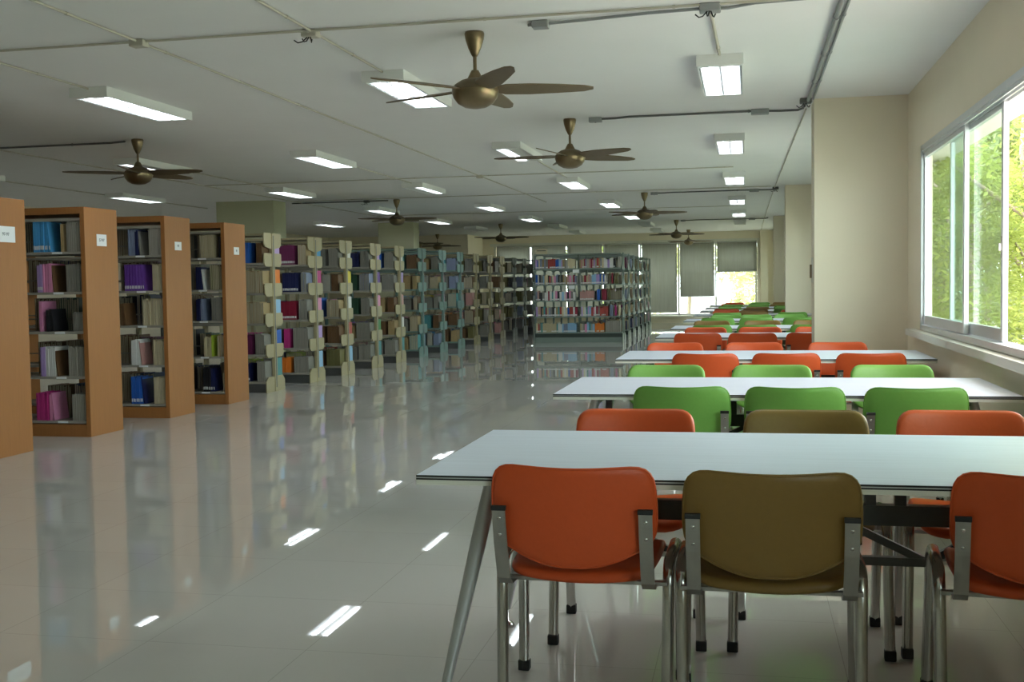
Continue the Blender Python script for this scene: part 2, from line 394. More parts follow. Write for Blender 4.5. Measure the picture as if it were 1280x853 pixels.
def rounded(pts, rad, seg=6):
    """polygon with rounded corners"""
    out = []; n = len(pts)
    for i in range(n):
        p = Vector(pts[i]); a = Vector(pts[i-1]); b = Vector(pts[(i+1) % n]); r = rad[i]
        if r == 0: out.append(tuple(p)); continue
        d1 = (a-p).normalized(); d2 = (b-p).normalized(); l = min(r, (a-p).length*.49, (b-p).length*.49)
        s, e = p + d1*l, p + d2*l
        for k in range(seg+1):
            t = k/seg; out.append(tuple(s*(1-t)**2 + p*2*t*(1-t) + e*t*t))
    return out
BACK_OUT = rounded([(-.228, .787), (0, .780), (.228, .787), (.238, .66), (.232, .565), (.13, .512), (.06, .493), (-.06, .493), (-.13, .512), (-.232, .565), (-.238, .66)],
                   [.10, .09, .10, .08, .055, .06, .05, .05, .06, .055, .08], 5)
def back_y(x, z): return -.372 - (z-.6)*.16 + .9*x*x - (.010*math.cos(x*14) if z > .7 else 0)*(z-.7)*5
def make_chair(m):
    root = empty('chair')
    vs, fs = pillow(BACK_OUT, back_y, (.022, .014), m)
    bk = MB().add(vs, fs, m, True).build('backrest', root)
    # seam piping round the back
    ring = [(a*.992, back_y(a, b) - .008, .62+(b-.62)*.992) for a, b in BACK_OUT]
    MB().tube(ring + ring[:1], .0035, m, 5, caps=False).build('piping', bk)
    so = rounded([(-.215, .20), (.215, .20), (.222, 0), (.205, -.27), (0, -.285), (-.205, -.27), (-.222, 0)], [.07, .07, .15, .06, .2, .06, .15], 5)
    def seat_y(a, b): return .450 + .42*a*a - .012*math.cos((b+.05)*6) - max(0, -(b+.16))*.08 - max(0, b-.08)*.25
    vs, fs = pillow(so, seat_y, (.022, .016), m)
    vs = [(x, z, y) for (x, y, z) in vs]
    MB().add(vs, fs, m, True).build('seat', root)
    for s in (-1, 1):
        fr = MB()
        path = [(s*.245, -.205, .012), (s*.250, -.172, .36), (s*.2505, -.165, .42), (s*.251, -.148, .452), (s*.251, -.118, .468), (s*.251, 0, .470),
                (s*.251, .105, .468), (s*.252, .137, .452), (s*.254, .152, .42), (s*.255, .158, .36), (s*.262, .178, .012)]
        fr.tube(path, .0178, M_CHROME, 12, ry=.0145); f = fr.build('leg_frame', root)
        for (x, y) in ((s*.245, -.206), (s*.262, .179)):
            MB().box(x-.0192, x+.0192, y-.017, y+.017, 0, .036, M_BLACK).build('foot_cap', f, bevel=.004)
        b = MB(); w = .019; t = .0035
        pth = [(-.21, .419), (-.292, .424), (-.322, .446), (-.350, .495), (-.372, .56), (-.392, .66)]
        x0 = s*.207; vs = []; fs = []
        for i, (y, z) in enumerate(pth):
            yy = y + (.9*x0*x0 - .028 if z > .49 else 0) - .004
            for (dx, dy) in ((-w, -t), (w, -t), (w, t), (-w, t)): vs.append((x0 + dx, yy + dy, z))
        for i in range(len(pth)-1):
            for j in range(4): fs.append((4*i+j, 4*i+(j+1) % 4, 4*i+4+(j+1) % 4, 4*i+4+j))
        fs += [(3, 2, 1, 0), tuple(4*(len(pth)-1)+j for j in range(4))]
        b.add(vs, fs, M_STEEL); br = b.build('back_bracket', root)
        yt = pth[-1][0] + .9*x0*x0 - .028
        MB().box(x0-.0205, x0+.0205, yt-.011, yt+.004, .655, .668, M_BLACK).build('bracket_cap', br)
        for z in (.632, .583):
            yz = -.372 - (z-.56)*.2 + .9*x0*x0 - .028 - .009
            MB().lathe([(0, 0), (.005, .001), (.0075, .004), (.0075, .007)], M_CHROME, 10, M=Matrix.Translation((x0, yz, z)) @ Matrix.Rotation(-PI/2, 4, 'X')).build('screw', br)
    for y, z in ((-.215, .420), (.12, .424)):
        MB().box(-.25, .25, y-.012, y+.012, z-.005, z+.006, M_STEEL).build('crossbar', root)
    return root
PROTO = {}
def place_chair(colour, x, y, face, label, rz=0):
    if colour not in PROTO:
        PROTO[colour] = make_chair(CH[colour]); o = PROTO[colour]
    else: o = copy_tree(PROTO[colour])
    o.location = (x, y, 0); o.rotation_euler = (0, 0, rz + (0 if face == 'near' else PI))
    tag(o, label, 'chair', 'vinyl chairs around the white tables')

# ------------------------------------------------------------------ tables
def make_table():
    root = empty('table'); L, D, T = 2.2, 1.01, .74
    top = MB().box(-L/2, L/2, -D/2, D/2, T-.006, T, M_TOP).build('table_top', root)
    e = MB()
    def band(z0, z1, m, g):
        e.box(-L/2-g, L/2+g, -D/2-g, -D/2+.01, z0, z1, m).box(-L/2-g, L/2+g, D/2-.01, D/2+g, z0, z1, m)
        e.box(-L/2-g, -L/2+.01, -D/2+.01, D/2-.01, z0, z1, m).box(L/2-.01, L/2+g, -D/2+.01, D/2-.01, z0, z1, m)
    band(T-.006, T-.0008, M_BLACK, .0012); band(T-.0095, T-.006, M_SILVER, .0008); band(T-.014, T-.0095, M_BLACK, .0012); band(T-.028, T-.014, M_EDGE, .0010)
    e.box(-L/2+.01, L/2-.01, -D/2+.01, D/2-.01, T-.028, T-.006, M_EDGE)
    e.build('edge_band', root)
    for sx in (-1, 1):
        MB().box(sx*.90-.02, sx*.90+.02, -.40, .40, T-.058, T-.028, M_TRUSS).build('end_beam', root)
        for sy in (-1, 1):
            p0 = Vector((sx*.90, sy*.385, T-.03)); p1 = Vector((sx*1.045, sy*.45, .07))
            lg = MB().tube([p0, p0.lerp(p1, .3), p0.lerp(p1, .65), p1], [.023, .024, .020, .014], M_SILVER, 14).build('leg', root)
            MB().lathe([(0, 0), (.030, 0), (.032, .006), (.022, .017), (.011, .024), (.010, .075), (0, .08)], M_CHROME, 16, c=(sx*1.05, sy*.453, 0)).build('foot', lg)
    MB().box(-.93, .93, -.02, .02, .525, .588, M_TRUSS).build('main_beam', root)
    for x in (-.88, -.31, -.22, .22, .31, .88):
        MB().box(x-.017, x+.017, -.016, .016, .585, T-.028, M_TRUSS).build('hanger', root)
    tr = MB().box(-.39, .39, -.014, .014, .398, .424, M_TRUSS)
    for sx in (-1, 1):
        for (xa, xb) in ((.39, .14), (.39, .60)):
            M = Matrix.Translation((sx*xa, 0, .411)); d = Vector((sx*(xb-xa), 0, .12)); ang = math.atan2(d.z, d.x)
            tr.box(0, d.length, -.010, .010, -.012, .012, M_TRUSS, M @ Matrix.Rotation(-ang, 4, 'Y'))
    tr.build('truss', root)
    return root
nearness = ['nearest', 'second nearest', 'third nearest', 'fourth nearest', 'fifth nearest', 'sixth nearest', 'seventh nearest', 'eighth nearest', 'ninth nearest', 'farthest']
TY = [3.11, 5.50, 8.03, 11.17, 13.25, 15.81, 18.45, 20.93, 23.34, 25.7]
TX = [.152, .145, .165, .20, .21, .22, .23, .24, .25, .26]
G, O, B = 'green', 'orange', 'brown'
NEAR = [((O,-.478),(B,.060),(O,.79)), ((G,-.316),(G,.229),(G,.759)), ((O,-.28),(O,.264),(O,.82)), ((O,-.47),(O,.056),(O,.60)),
        ((G,-.42),(G,.10),(G,.70)), ((G,-.40),(G,.12),(G,.72)), ((G,-.33),(B,.12),(G,.72)), ((O,-.36),(B,.15),(G,.70)), ((G,-.35),(G,.2),(G,.75)), ((O,-.35),(G,.25),(B,.80))]
FAR = [((O,-.43),(B,.21),(O,.79)), ((G,-.48),(G,.128),(G,.83)), ((O,-.58),(O,.06),(O,.725)), ((O,-.46),(O,.13),(O,.74)),
       ((B,-.46),(B,.20),(B,.80)), ((G,-.30),(G,.14),(G,.60)), ((O,-.37),(B,.10),(O,.80)), ((G,-.34),(B,.2),(G,.76)), ((G,-.3),(G,.25),(B,.7)), ((O,-.3),(G,.3),(B,.8))]
tproto = None
rnd = random.Random(3)
for i, (y, x) in enumerate(zip(TY, TX)):
    if tproto is None: tproto = t = make_table()
    else: t = copy_tree(tproto)
    t.location = (x, y + .505, 0)
    tag(t, 'long white table with black edge lines, %s the camera' % ('nearest' if i == 0 else 'farthest from' if i == 9 else nearness[i] + ' to'), 'table', 'reading tables along the windows')
    if i == 0: t['label'] = 'long white table with black edge lines, nearest to the camera'
    for side, rows in (('near', NEAR[i]), ('far', FAR[i])):
        for (c, cx), pos in zip(rows, ('left', 'middle', 'right')):
            yy = y + .32 if side == 'near' else y + 1.01 - .025
            jit = rnd.uniform(-.02, .02)
            rz = rnd.uniform(-.04, .04)
            if i == 0 and side == 'near': rz = {'left': -.015, 'middle': .0, 'right': -.09}[pos]; jit = {'left': .0, 'middle': -.035, 'right': 0}[pos]
            lab = '%s chair, %s of three on the %s side of the %s white table' % (c, {'left':'left one','middle':'middle one','right':'right one'}[pos], side, nearness[i])
            place_chair(c, cx, yy + jit, side, lab, rz)

# ------------------------------------------------------------------ ceiling fans
def make_fan():
    root = empty('ceiling_fan')
    MB().lathe([(0, 0), (.058, 0), (.062, -.012), (.056, -.05), (.040, -.10), (.024, -.135), (.0165, -.15), (0, -.15)], M_BRASS, 24).build('canopy', root)
    MB().tube([(0, 0, -.14), (0, 0, -.25)], .0115, M_BRASS, 12).build('rod', root)
    MB().lathe([(0, -.235), (.022, -.235), (.030, -.25), (.048, -.285), (.050, -.29)], M_BRASS, 24).build('collar', root)
    mh = MB().lathe([(0, -.288), (.052, -.288), (.09, -.300), (.128, -.325), (.146, -.352), (.146, -.362)], M_BLADE, 32).build('motor_housing', root)
    MB().lathe([(.146, -.362), (.146, -.372), (.136, -.405), (.112, -.438), (.07, -.462), (.03, -.470), (0, -.472)], M_BRASS, 32).build('bowl', root)
    for k in range(5):
        a = 2*PI*k/5; pts = [(.10, -.022, .022), (.19, -.058, .062), (.34, -.062, .066), (.52, -.050, .052), (.68, -.030, .036), (.735, -.008, .012)]
        vs = []; n = len(pts)
        for dz in (.004, -.004):
            for (r, y0, y1) in pts:
                vs += [(r, y0, -.353 - .30*y0 + dz), (r, y1, -.353 - .30*y1 + dz)]
        fs = []
        for i in range(n-1):
            p = 2*i; q = 2*n + 2*i
            fs += [(p, p+1, p+3, p+2), (q, q+2, q+3, q+1), (p, p+2, q+2, q), (p+1, q+1, q+3, p+3)]
        fs += [(0, 2*n, 2*n+1, 1), (2*n-2, 2*n-1, 4*n-1, 4*n-2)]
        b = MB().add(vs, fs, M_BLADE); o = b.build('blade', root); o.rotation_euler = (0, 0, a)
    return root
FANS = [(-1.65, 6.82, 12, 'bronze five-blade ceiling fan, nearest and largest, before the top centre light'),
        (-1.65, 10.62, 39, 'bronze ceiling fan, second nearest, over the aisle beside the tables'),
        (-6.2, 10.65, -2, 'bronze ceiling fan above the wooden bookcases at left'),
        (-1.75, 19.65, 3, 'bronze ceiling fan, third nearest in the row along the tables'),
        (-1.75, 28.6, 20, 'bronze ceiling fan, fourth in the row along the tables'),
        (-1.72, 34.0, 0, 'bronze ceiling fan hanging closest to the far window wall'),
        (-6.19, 19.4, 2, 'bronze ceiling fan above the cream metal racks'),
        (-6.21, 28.2, 0, 'dark ceiling fan above the farthest metal racks, before the blinds'),
        (-9.25, 33.0, 30, 'dark ceiling fan in the far left corner, farther of two'),
        (-9.25, 30.9, 10, 'dark ceiling fan in the far left corner, half hidden by the pillar')]
fproto = None
for (x, y, a, l) in FANS:
    if fproto is None: fproto = f = make_fan()
    else: f = copy_tree(fproto)
    f.location = (x, y, CEIL); f.rotation_euler = (0, 0, math.radians(a))
    tag(f, l, 'ceiling fan', 'bronze ceiling fans')

# ------------------------------------------------------------------ ceiling lights
def make_light(lit):
    root = empty('ceiling_light'); w, l, h = .16, .675, .075
    b = MB().box(-w, w, -l, l, -.012, 0, M_FIX)
    b.box(-w, -w+.012, -l, l, -h, -.012, M_FIX).box(w-.012, w, -l, l, -h, -.012, M_FIX)
    b.box(-w+.012, w-.012, -l, -l+.07, -h, -.012, M_FIX).box(-w+.012, w-.012, l-.07, l, -h, -.012, M_FIX)
    b.build('housing', root)
    MB().box(-w+.012, w-.012, -l+.07, l-.07, -.024, -.0125, M_REFL).build('reflector', root)
    for k, s in enumerate((-1, 1)):
        MB().tube([(s*.07, -.58, -.046), (s*.07, .58, -.046)], .022, M_TUBE if lit[k] else M_PAPER, 10)\
            .build('lamp_tube', root)
        rf = MB()
        for q in (-1, 1):
            rf.add([(s*.07+q*.030, -l+.07, -.026), (s*.07+q*.066, -l+.07, -.073), (s*.07+q*.066, l-.07, -.073), (s*.07+q*.030, l-.07, -.026)], [(0, 1, 2, 3)], M_REFL)
        rf.build('reflector_wing', root, fix=False)
    lv = MB()
    for k in range(1, 17):
        y = -l+.07 + (2*l-.14)*k/17; lv.box(-w+.012, w-.012, y-.0015, y+.0015, -.073, -.058, M_FIX)
    lv.build('louver', root)
    return root
LP = {}
def place_light(x, y, lit, label):
    if lit not in LP: LP[lit] = o = make_light(lit)
    else: o = copy_tree(LP[lit])
    o.location = (x, y, CEIL); tag(o, label, 'ceiling light', 'louvered ceiling lights')
rows = [8.50, 12.75, 17.0, 21.6, 25.8]
colname = {-.18: 'row above the tables', -2.585: 'row second from the windows', -4.96: 'row third from the windows', -7.2: 'row fourth from the windows', -9.95: 'row farthest from the windows'}
state = {(-2.585, 12.75): (1, 0), (-4.96, 17.0): (0, 1), (-7.2, 12.75): (1, 0)}
for x, nm in colname.items():
    for k, y in enumerate(rows):
        if x == -9.95 and k == 0: continue
        if x == -7.2 and k == 0: continue
        lit = state.get((x, y), (1, 1))
        st = 'lit' if all(lit) else 'half lit'
        place_light(x, y + (.1 if x > -1 else 0), lit, '%s louvered ceiling light, %s from the camera in the %s' % (st, ords[k], nm))
    if x > -9:
        place_light(x, 29.6, (0, 0), 'unlit ceiling light near the far wall in the %s' % nm)
    if -7 < x < -2:
        place_light(x, 33.2, (0, 0), 'unlit ceiling light closest to the far wall in the %s' % nm)

# ------------------------------------------------------------------ conduits, boxes
Zc = CEIL - .012
def conduit(path, r, m, label, cat='conduit', clips=True):
    """surface conduit with saddle clips"""
    root = empty('conduit', path[0]); o = Vector(path[0])
    r *= .75
    P = [Vector((p[0], p[1], min(p[2], CEIL - r*1.4 - .0005))) - o for p in path]
    MB().tube(P, r, m, 8).build('pipe', root)
    if clips:
        for a, b in zip(P, P[1:]):
            L = (b-a).length
            for k in range(1, int(L/1.1)+1):
                p = a.lerp(b, k*1.1/L) if k*1.1 < L else None
                if p is None: continue
                MB().tube([p - (b-a).normalized()*.008, p + (b-a).normalized()*.008], r*1.35, m, 8).build('saddle_clip', root)
    tag(root, label, cat, 'ceiling conduits'); return root
def sagging(x0, x1, y, z=Zc, n=3):
    return [(x0 + (x1-x0)*k/n, y, z) for k in range(n+1)]
conduit([(-3.73, -2, Zc), (-3.73, 21, Zc)], .011, M_CONDW, 'long cream conduit running lengthwise between the second and third light rows')
conduit([(-12.5, 6.46, Zc), (.50, 6.46, Zc)], .010, M_CONDW, 'cream conduit crossing the ceiling in front of the nearest fan')
conduit([(-1.28, 6.66, Zc-.004), (-.95, 6.62, Zc-.004), (-.55, 6.55, Zc-.004), (-.28, 6.53, Zc-.004), (-.1, 6.56, Zc), (.05, 6.48, Zc), (.5, 6.44, Zc)], .013, M_COND, 'grey conduit from the nearest fan box to the junction box')
conduit([(.52, -3, CEIL-.018), (.52, 10.1, CEIL-.018)], .022, M_COND, 'thick grey conduit running along the right to the first pier')
conduit([(.562, -3, Zc), (.562, 10.0, Zc)], .013, M_COND, 'thin grey conduit beside the thick one at right')
conduit([(.53, 10.6, Zc), (.45, 19.5, Zc), (.42, 28.5, Zc), (.42, 35, Zc)], .010, M_CONDW, 'cream conduit continuing beyond the first pier')
for k, (y, x0, l) in enumerate(((10.55, -1.40, 'second nearest fan'), (19.6, -1.58, 'third fan of the table row'), (28.55, -1.58, 'fourth fan of the table row'))):
    conduit([(x0, y+.05, Zc-.004), (x0+.18, y+.05, Zc-.004), (x0+.32, y, Zc-.002), (.1, y, Zc-.002), (.3, y+.06, Zc), (.46, y+.06, Zc), (.50, y-.05, Zc), (.50, y-.3, Zc)], .014, M_CONDD, 'dark conduit feeding the %s' % l)
    bx_ = MB().box(-.06, .06, -.035, .035, -.045, 0, M_COND).box(-.008, .008, -.008, .008, -.05, -.045, M_CONDD)
    tag(bx_.build('junction_box', loc=(x0, y+.05, CEIL), bevel=.006), 'grey junction box beside the %s' % l, 'junction box', 'ceiling junction boxes')
    tag(MB().box(-.08, .08, -.035, .035, -.05, 0, M_COND).build('junction_box', loc=(.12, y, CEIL), bevel=.006), 'grey box on the conduit right of the %s' % l, 'junction box', 'ceiling junction boxes')
conduit([(-12.5, 10.75, Zc-.004), (-7.0, 10.72, Zc-.004), (-6.55, 10.72, Zc-.004), (-6.35, 10.66, Zc-.004)], .014, M_CONDD, 'dark conduit running left from the fan above the wooden bookcases')
conduit([(-8.2, 19.4, Zc-.004), (-6.7, 19.4, Zc-.004), (-6.35, 19.4, Zc-.004)], .014, M_CONDD, 'dark conduit running left from the fan above the cream racks')
for (x, ys_, l) in ((-2.585, (5.0, 7.85), 'second'), (-2.585, (13.45, 16.3), 'second, middle'), (-4.96, (5.0, 7.85), 'third'), (-4.96, (13.45, 16.3), 'third, middle'), (-7.2, (13.45, 16.3), 'fourth')):
    conduit([(x, ys_[0], Zc), (x, ys_[1], Zc)], .011, M_CONDW, 'cream conduit feeding the %s light row %s' % (l.split(',')[0], 'beyond its first light' if 'middle' in l else 'before its first light'))
conduit([(-.20, 6.55, Zc), (-.18, 7.86, Zc)], .014, M_CONDW, 'short cream conduit from the junction box to the nearest light above the tables')
conduit([(-8.0, 5, Zc), (-8.0, 24, Zc)], .011, M_CONDW, 'cream lengthwise conduit between the fourth and fifth light rows')
conduit([(-10.2, 8, Zc), (-10.2, 20, Zc)], .011, M_CONDW, 'cream lengthwise conduit farthest left')
for y, l in ((15.6, 'between the second and third lights'), (19.0, 'just before the third fan'), (23.6, 'between the fourth and fifth lights')):
    conduit([(-8.0, y, Zc), (-.18 if y != 19.0 else .4, y, Zc)], .009, M_CONDW, 'thin cream conduit crossing the ceiling ' + l)
def jbox(x, y, m, label, wires=False, s=.06):
    root = empty('junction_box', (x, y, CEIL)); MB().box(-s, s, -s*.8, s*.8, -.045, 0, m).build('box', root, bevel=.008)
    if wires:
        for k, (dx, dy) in enumerate(((-.05, -.06), (-.01, -.08), (.02, -.05))):
            MB().tube([(dx*.3, -.02, -.045), (dx*.8, dy*.6, -.075), (dx*1.2, dy, -.085), (dx*1.6, dy*1.2, -.07)], .004, M_BLACK, 6).build('wire', root)
    tag(root, label, 'junction box', 'ceiling junction boxes')
jbox(-2.60, 6.50, M_CONDW, 'cream junction box with loose black wires at the conduit crossing', True, .05)
jbox(-.20, 6.50, M_COND, 'grey junction box with black wires above the nearest table light', True, .06)
jbox(-3.73, 6.46, M_CONDW, 'plain cream junction box on the long lengthwise conduit', False, .05)
jbox(-3.73, 15.6, M_CONDW, 'small cream junction box on the lengthwise conduit, farther one', False, .045)
jbox(-1.20, 6.64, M_COND, 'grey junction box just right of the nearest fan', False, .05)
jbox(.50, 10.05, M_CONDD, 'dark junction box where the thick conduit meets the first pier', True, .05)
jbox(.47, 19.3, M_CONDD, 'dark junction box in front of the second pier', True, .05)
jbox(-6.75, 19.38, M_CONDD, 'dark junction box with hanging wires beside the green pillar', True, .05)
tag(MB().box(-.010, 0, -.045, .045, -.11, .11, M_EDGE).box(-.028, -.010, -.018, .018, -.07, .05, M_BRASS).build('wall_switch', loc=(.573, 10.32, 1.38)), 'small brass-coloured switch on the edge of the first pier', 'switch')

# ------------------------------------------------------------------ books
def hx(h): 
    c = [int(h[i:i+2], 16)/255 for i in (0, 2, 4)]
    return tuple(v/12.92 if v <= .04045 else ((v+.055)/1.055)**2.4 for v in c)
PAL = {'sky blue': '4a9ad0', 'light blue': '8fb8d8', 'blue': '2a5fb4', 'navy': '1e2450', 'purple': '6a3f96', 'lavender': 'b59ad2', 'magenta': 'b8347e', 'pink': 'd58bb0',
       'plum': '6e2752', 'crimson': '8c1f38', 'red': 'a8453c', 'orange': 'dc7a2c', 'yellow': 'd8c640', 'lime': 'a4b83c', 'green': '3f8a52', 'dark green': '2f4f3c',
       'teal': '4f8f92', 'brown': '6a4e34', 'tan': 'a08a62', 'beige': 'b8ab8a', 'white': 'd8d8d4', 'pale grey': 'a8a49a', 'grey': '7d7b74', 'black': '26262a', 'grey-blue': '7d87a0', 'olive': '6f6a42', 'rose': 'b98c86', 'cream': 'd6c9a4'}
BM = {k: mat('cover_' + k.replace(' ', '_'), hx(v), .45, noise=.08, scale=25) for k, v in PAL.items()}
M_PAGE = mat('pages', hx('b5ac96'), .8, noise=.12, scale=240, stretch=(1, .05, .05))
M_PAGEG = mat('grey_pages', hx('928e84'), .8, noise=.14, scale=200, stretch=(1, .05, .05))
M_BAND = mat('pale_band', (.68, .68, .68), .6)
def book_into(mb, w, d, h, cover, page=M_PAGE, band=None, M=None, rev=False):
    """spine at y=0 facing -y, right cover at x=w; rev turns the page edges outward"""
    t = min(.0016, w*.2); y0 = 0
    if rev:
        mb.box(0, t, 0, d, 0, h, cover, M).box(w-t, w, 0, d, 0, h, cover, M).box(t, w-t, d-t, d, 0, h, cover, M)
        mb.box(t, w-t, .003, d-t, .002, h-.002, page, M)
        return
    mb.box(0, t, 0, d, 0, h, cover, M).box(w-t, w, 0, d, 0, h, cover, M)
    if band:
        a, b = band[1]*h, band[2]*h
        mb.box(t, w-t, -.001, t, 0, a, cover, M).box(t, w-t, -.001, t, a, b, band[0], M).box(t, w-t, -.001, t, b, h, cover, M)
    else: mb.box(t, w-t, -.001, t, 0, h, cover, M)
    mb.box(t, w-t, t, d-.003, .002, h-.003, page, M)
MESHC = {}
def book_obj(name, x, y, z, w, d, h, colour, flip, band, rev, lean, label, cat, group):
    """flip: the book faces +y (far side of a rack)"""
    key = (name, round(w, 3), round(d, 2), round(h, 2), colour, band is not None, rev)
    page = M_PAGEG if (rev and 'grey' in colour) else M_PAGE
    if key not in MESHC:
        mb = MB(); book_into(mb, w, d, h, BM[colour], page, band, None, rev); MESHC[key] = mb.build(name); o = MESHC[key]
    else:
        o = MESHC[key].copy(); COL.objects.link(o)
    o.location = (x, y, z); o.rotation_euler = (0, lean, PI if flip else 0)
    tag(o, label, cat, group); return o
STUFF_MAG = MB(); STUFF_BOOK = MB()
BAND = (M_BAND, .08, .2)
# a shelf filling: from the rack's aisle end leftwards, list of (colour, count, thickness, height, reversed, gap after, band)
def fill(xe, y, z, spec, flip, individual, where, seed, depth=.21):
    r = random.Random(seed); x = xe; idx = 0; pgap = 0
    for (c, n, th, h, rev, gap, band) in spec:
        for k in range(n):
            lean = 0
            if individual and not rev and pgap >= .08 and k == 0: lean = -.11
            if lean: x += h*.11*.55
            w = round(th*r.choice((.85, 1, 1, 1.15)), 4); hh = h + r.choice((0, 0, .005, -.01)); dd = depth
            x -= w; yy = y + r.uniform(0, .012)*(-1 if flip else 1)
            idx += 1
            if individual:
                lab = '%s%s magazine, %s from the aisle end, %s' % (c, ' page-edged' if rev else '', ords[min(idx-1, 29)], where)
                book_obj('magazine', x + (w if flip else 0), yy, z, w, dd, hh, c, flip, BAND if band else None, rev, lean, lab, 'magazine', 'magazines ' + individual)
            else:
                M = Matrix.Translation((x + (w if flip else 0), yy, z)) @ (Matrix.Rotation(PI, 4, 'Z') if flip else Matrix())
                book_into(STUFF_MAG, w, dd, hh, BM[c], M_PAGEG if rev and 'grey' in c else M_PAGE, BAND if band else None, M, rev)
            x -= .0006 + (-lean*h*.5 if lean else 0)
        x -= gap; pgap = gap

# ------------------------------------------------------------------ wooden bookcases
def text_mesh(body, size):
    cu = bpy.data.curves.new('text', 'FONT'); cu.body = body; cu.size = size; cu.align_x = 'CENTER'; cu.align_y = 'CENTER'; cu.extrude = .0005
    o = bpy.data.objects.new('text', cu); COL.objects.link(o)
    dg = bpy.context.evaluated_depsgraph_get(); me = bpy.data.meshes.new_from_object(o.evaluated_get(dg))
    bpy.data.objects.remove(o); return me
WX = -5.68; WLEN = 1.86; WD = .52; WH = 2.03
WSH = [.14, .535, .935, 1.285, 1.64]
def make_bookcase(with_top=True):
    root = empty('bookcase')      # origin: aisle end, front, floor ; runs to -x, depth to +y
    MB().box(-.045, 0, 0, WD, 0, WH, M_WOOD).build('end_panel', root, bevel=.003)
    MB().box(-WLEN, -WLEN+.045, 0, WD, 0, WH, M_WOOD).build('end_panel', root, bevel=.003)
    MB().box(-WLEN+.045, -.045, 0, WD, WH-.06, WH, M_WOOD).build('top_board', root)
    MB().box(-WLEN+.045, -.045, .004, WD-.004, 0, .11, M_WOOD).build('plinth', root)
    MB().box(-WLEN+.045, -.045, .012, WD-.012, WH-.12, WH-.095, M_SHELF).build('canopy_shelf', root)
    for x in (-.06, -.93, -WLEN+.06):
        MB().box(x-.015, x+.015, WD/2-.02, WD/2+.02, .11, WH-.06, M_TRUSS).build('upright', root)
    for i, z in enumerate(WSH):
        for s in (0, 1):
            y0, y1 = (.008, WD/2-.025) if s == 0 else (WD/2+.025, WD-.008)
            sh = MB().box(-WLEN+.045, -.045, y0, y1, z-.022, z, M_SHELF).build('shelf', root)
            if s == 0:
                MB().box(-.33, -.23, y0-.003, y0, z-.020, z-.002, M_PAPER).build('shelf_label', sh)
        if i: MB().box(-WLEN+.045, -.045, WD/2-.006, WD/2+.006, z+.10, z+.112, M_SHELF).build('back_rail', root)
    return root
WY = [7.50, 8.84, 10.22, 11.52]
wl = ['wooden bookcase, nearest, only its orange end panel in view at the left edge', 'wooden bookcase, second from the left edge, with pink magazines at its bottom',
      'wooden bookcase, third from the left edge, with purple magazines', 'wooden bookcase, farthest of four, next to the cream metal racks']
signs = ['97-97', '57-97', '97', '92']
wp = None
for k, y in enumerate(WY):
    if wp is None: wp = o = make_bookcase()
    else: o = copy_tree(wp)
    o.location = (WX, y - .005, 0); tag(o, wl[k], 'bookcase', 'wooden bookcases by the aisle')
for o in [q for q in COL.objects if q.name.startswith('bookcase') and q.parent is None]:
    k = min(range(4), key=lambda i: abs(WY[i] - o.location.y - .005))
    w, h, zc, yc = ((.30, .125, 1.745, .235), (.155, .105, 1.745, .26), (.135, .085, 1.735, .26), (.13, .085, 1.72, .29))[k]
    pl = MB().box(0, .003, yc-w/2, yc+w/2, zc-h/2, zc+h/2, M_PAPER).build('label_plate', o)
    me = text_mesh(signs[k], .036); me.materials.append(M_INK)
    tx = bpy.data.objects.new('lettering', me); COL.objects.link(tx); tx.parent = pl
    tx.location = (.0035, yc+(.035 if k == 0 else 0), zc); tx.rotation_euler = (PI/2, 0, PI/2)

g, pg = 'grey', 'pale grey'
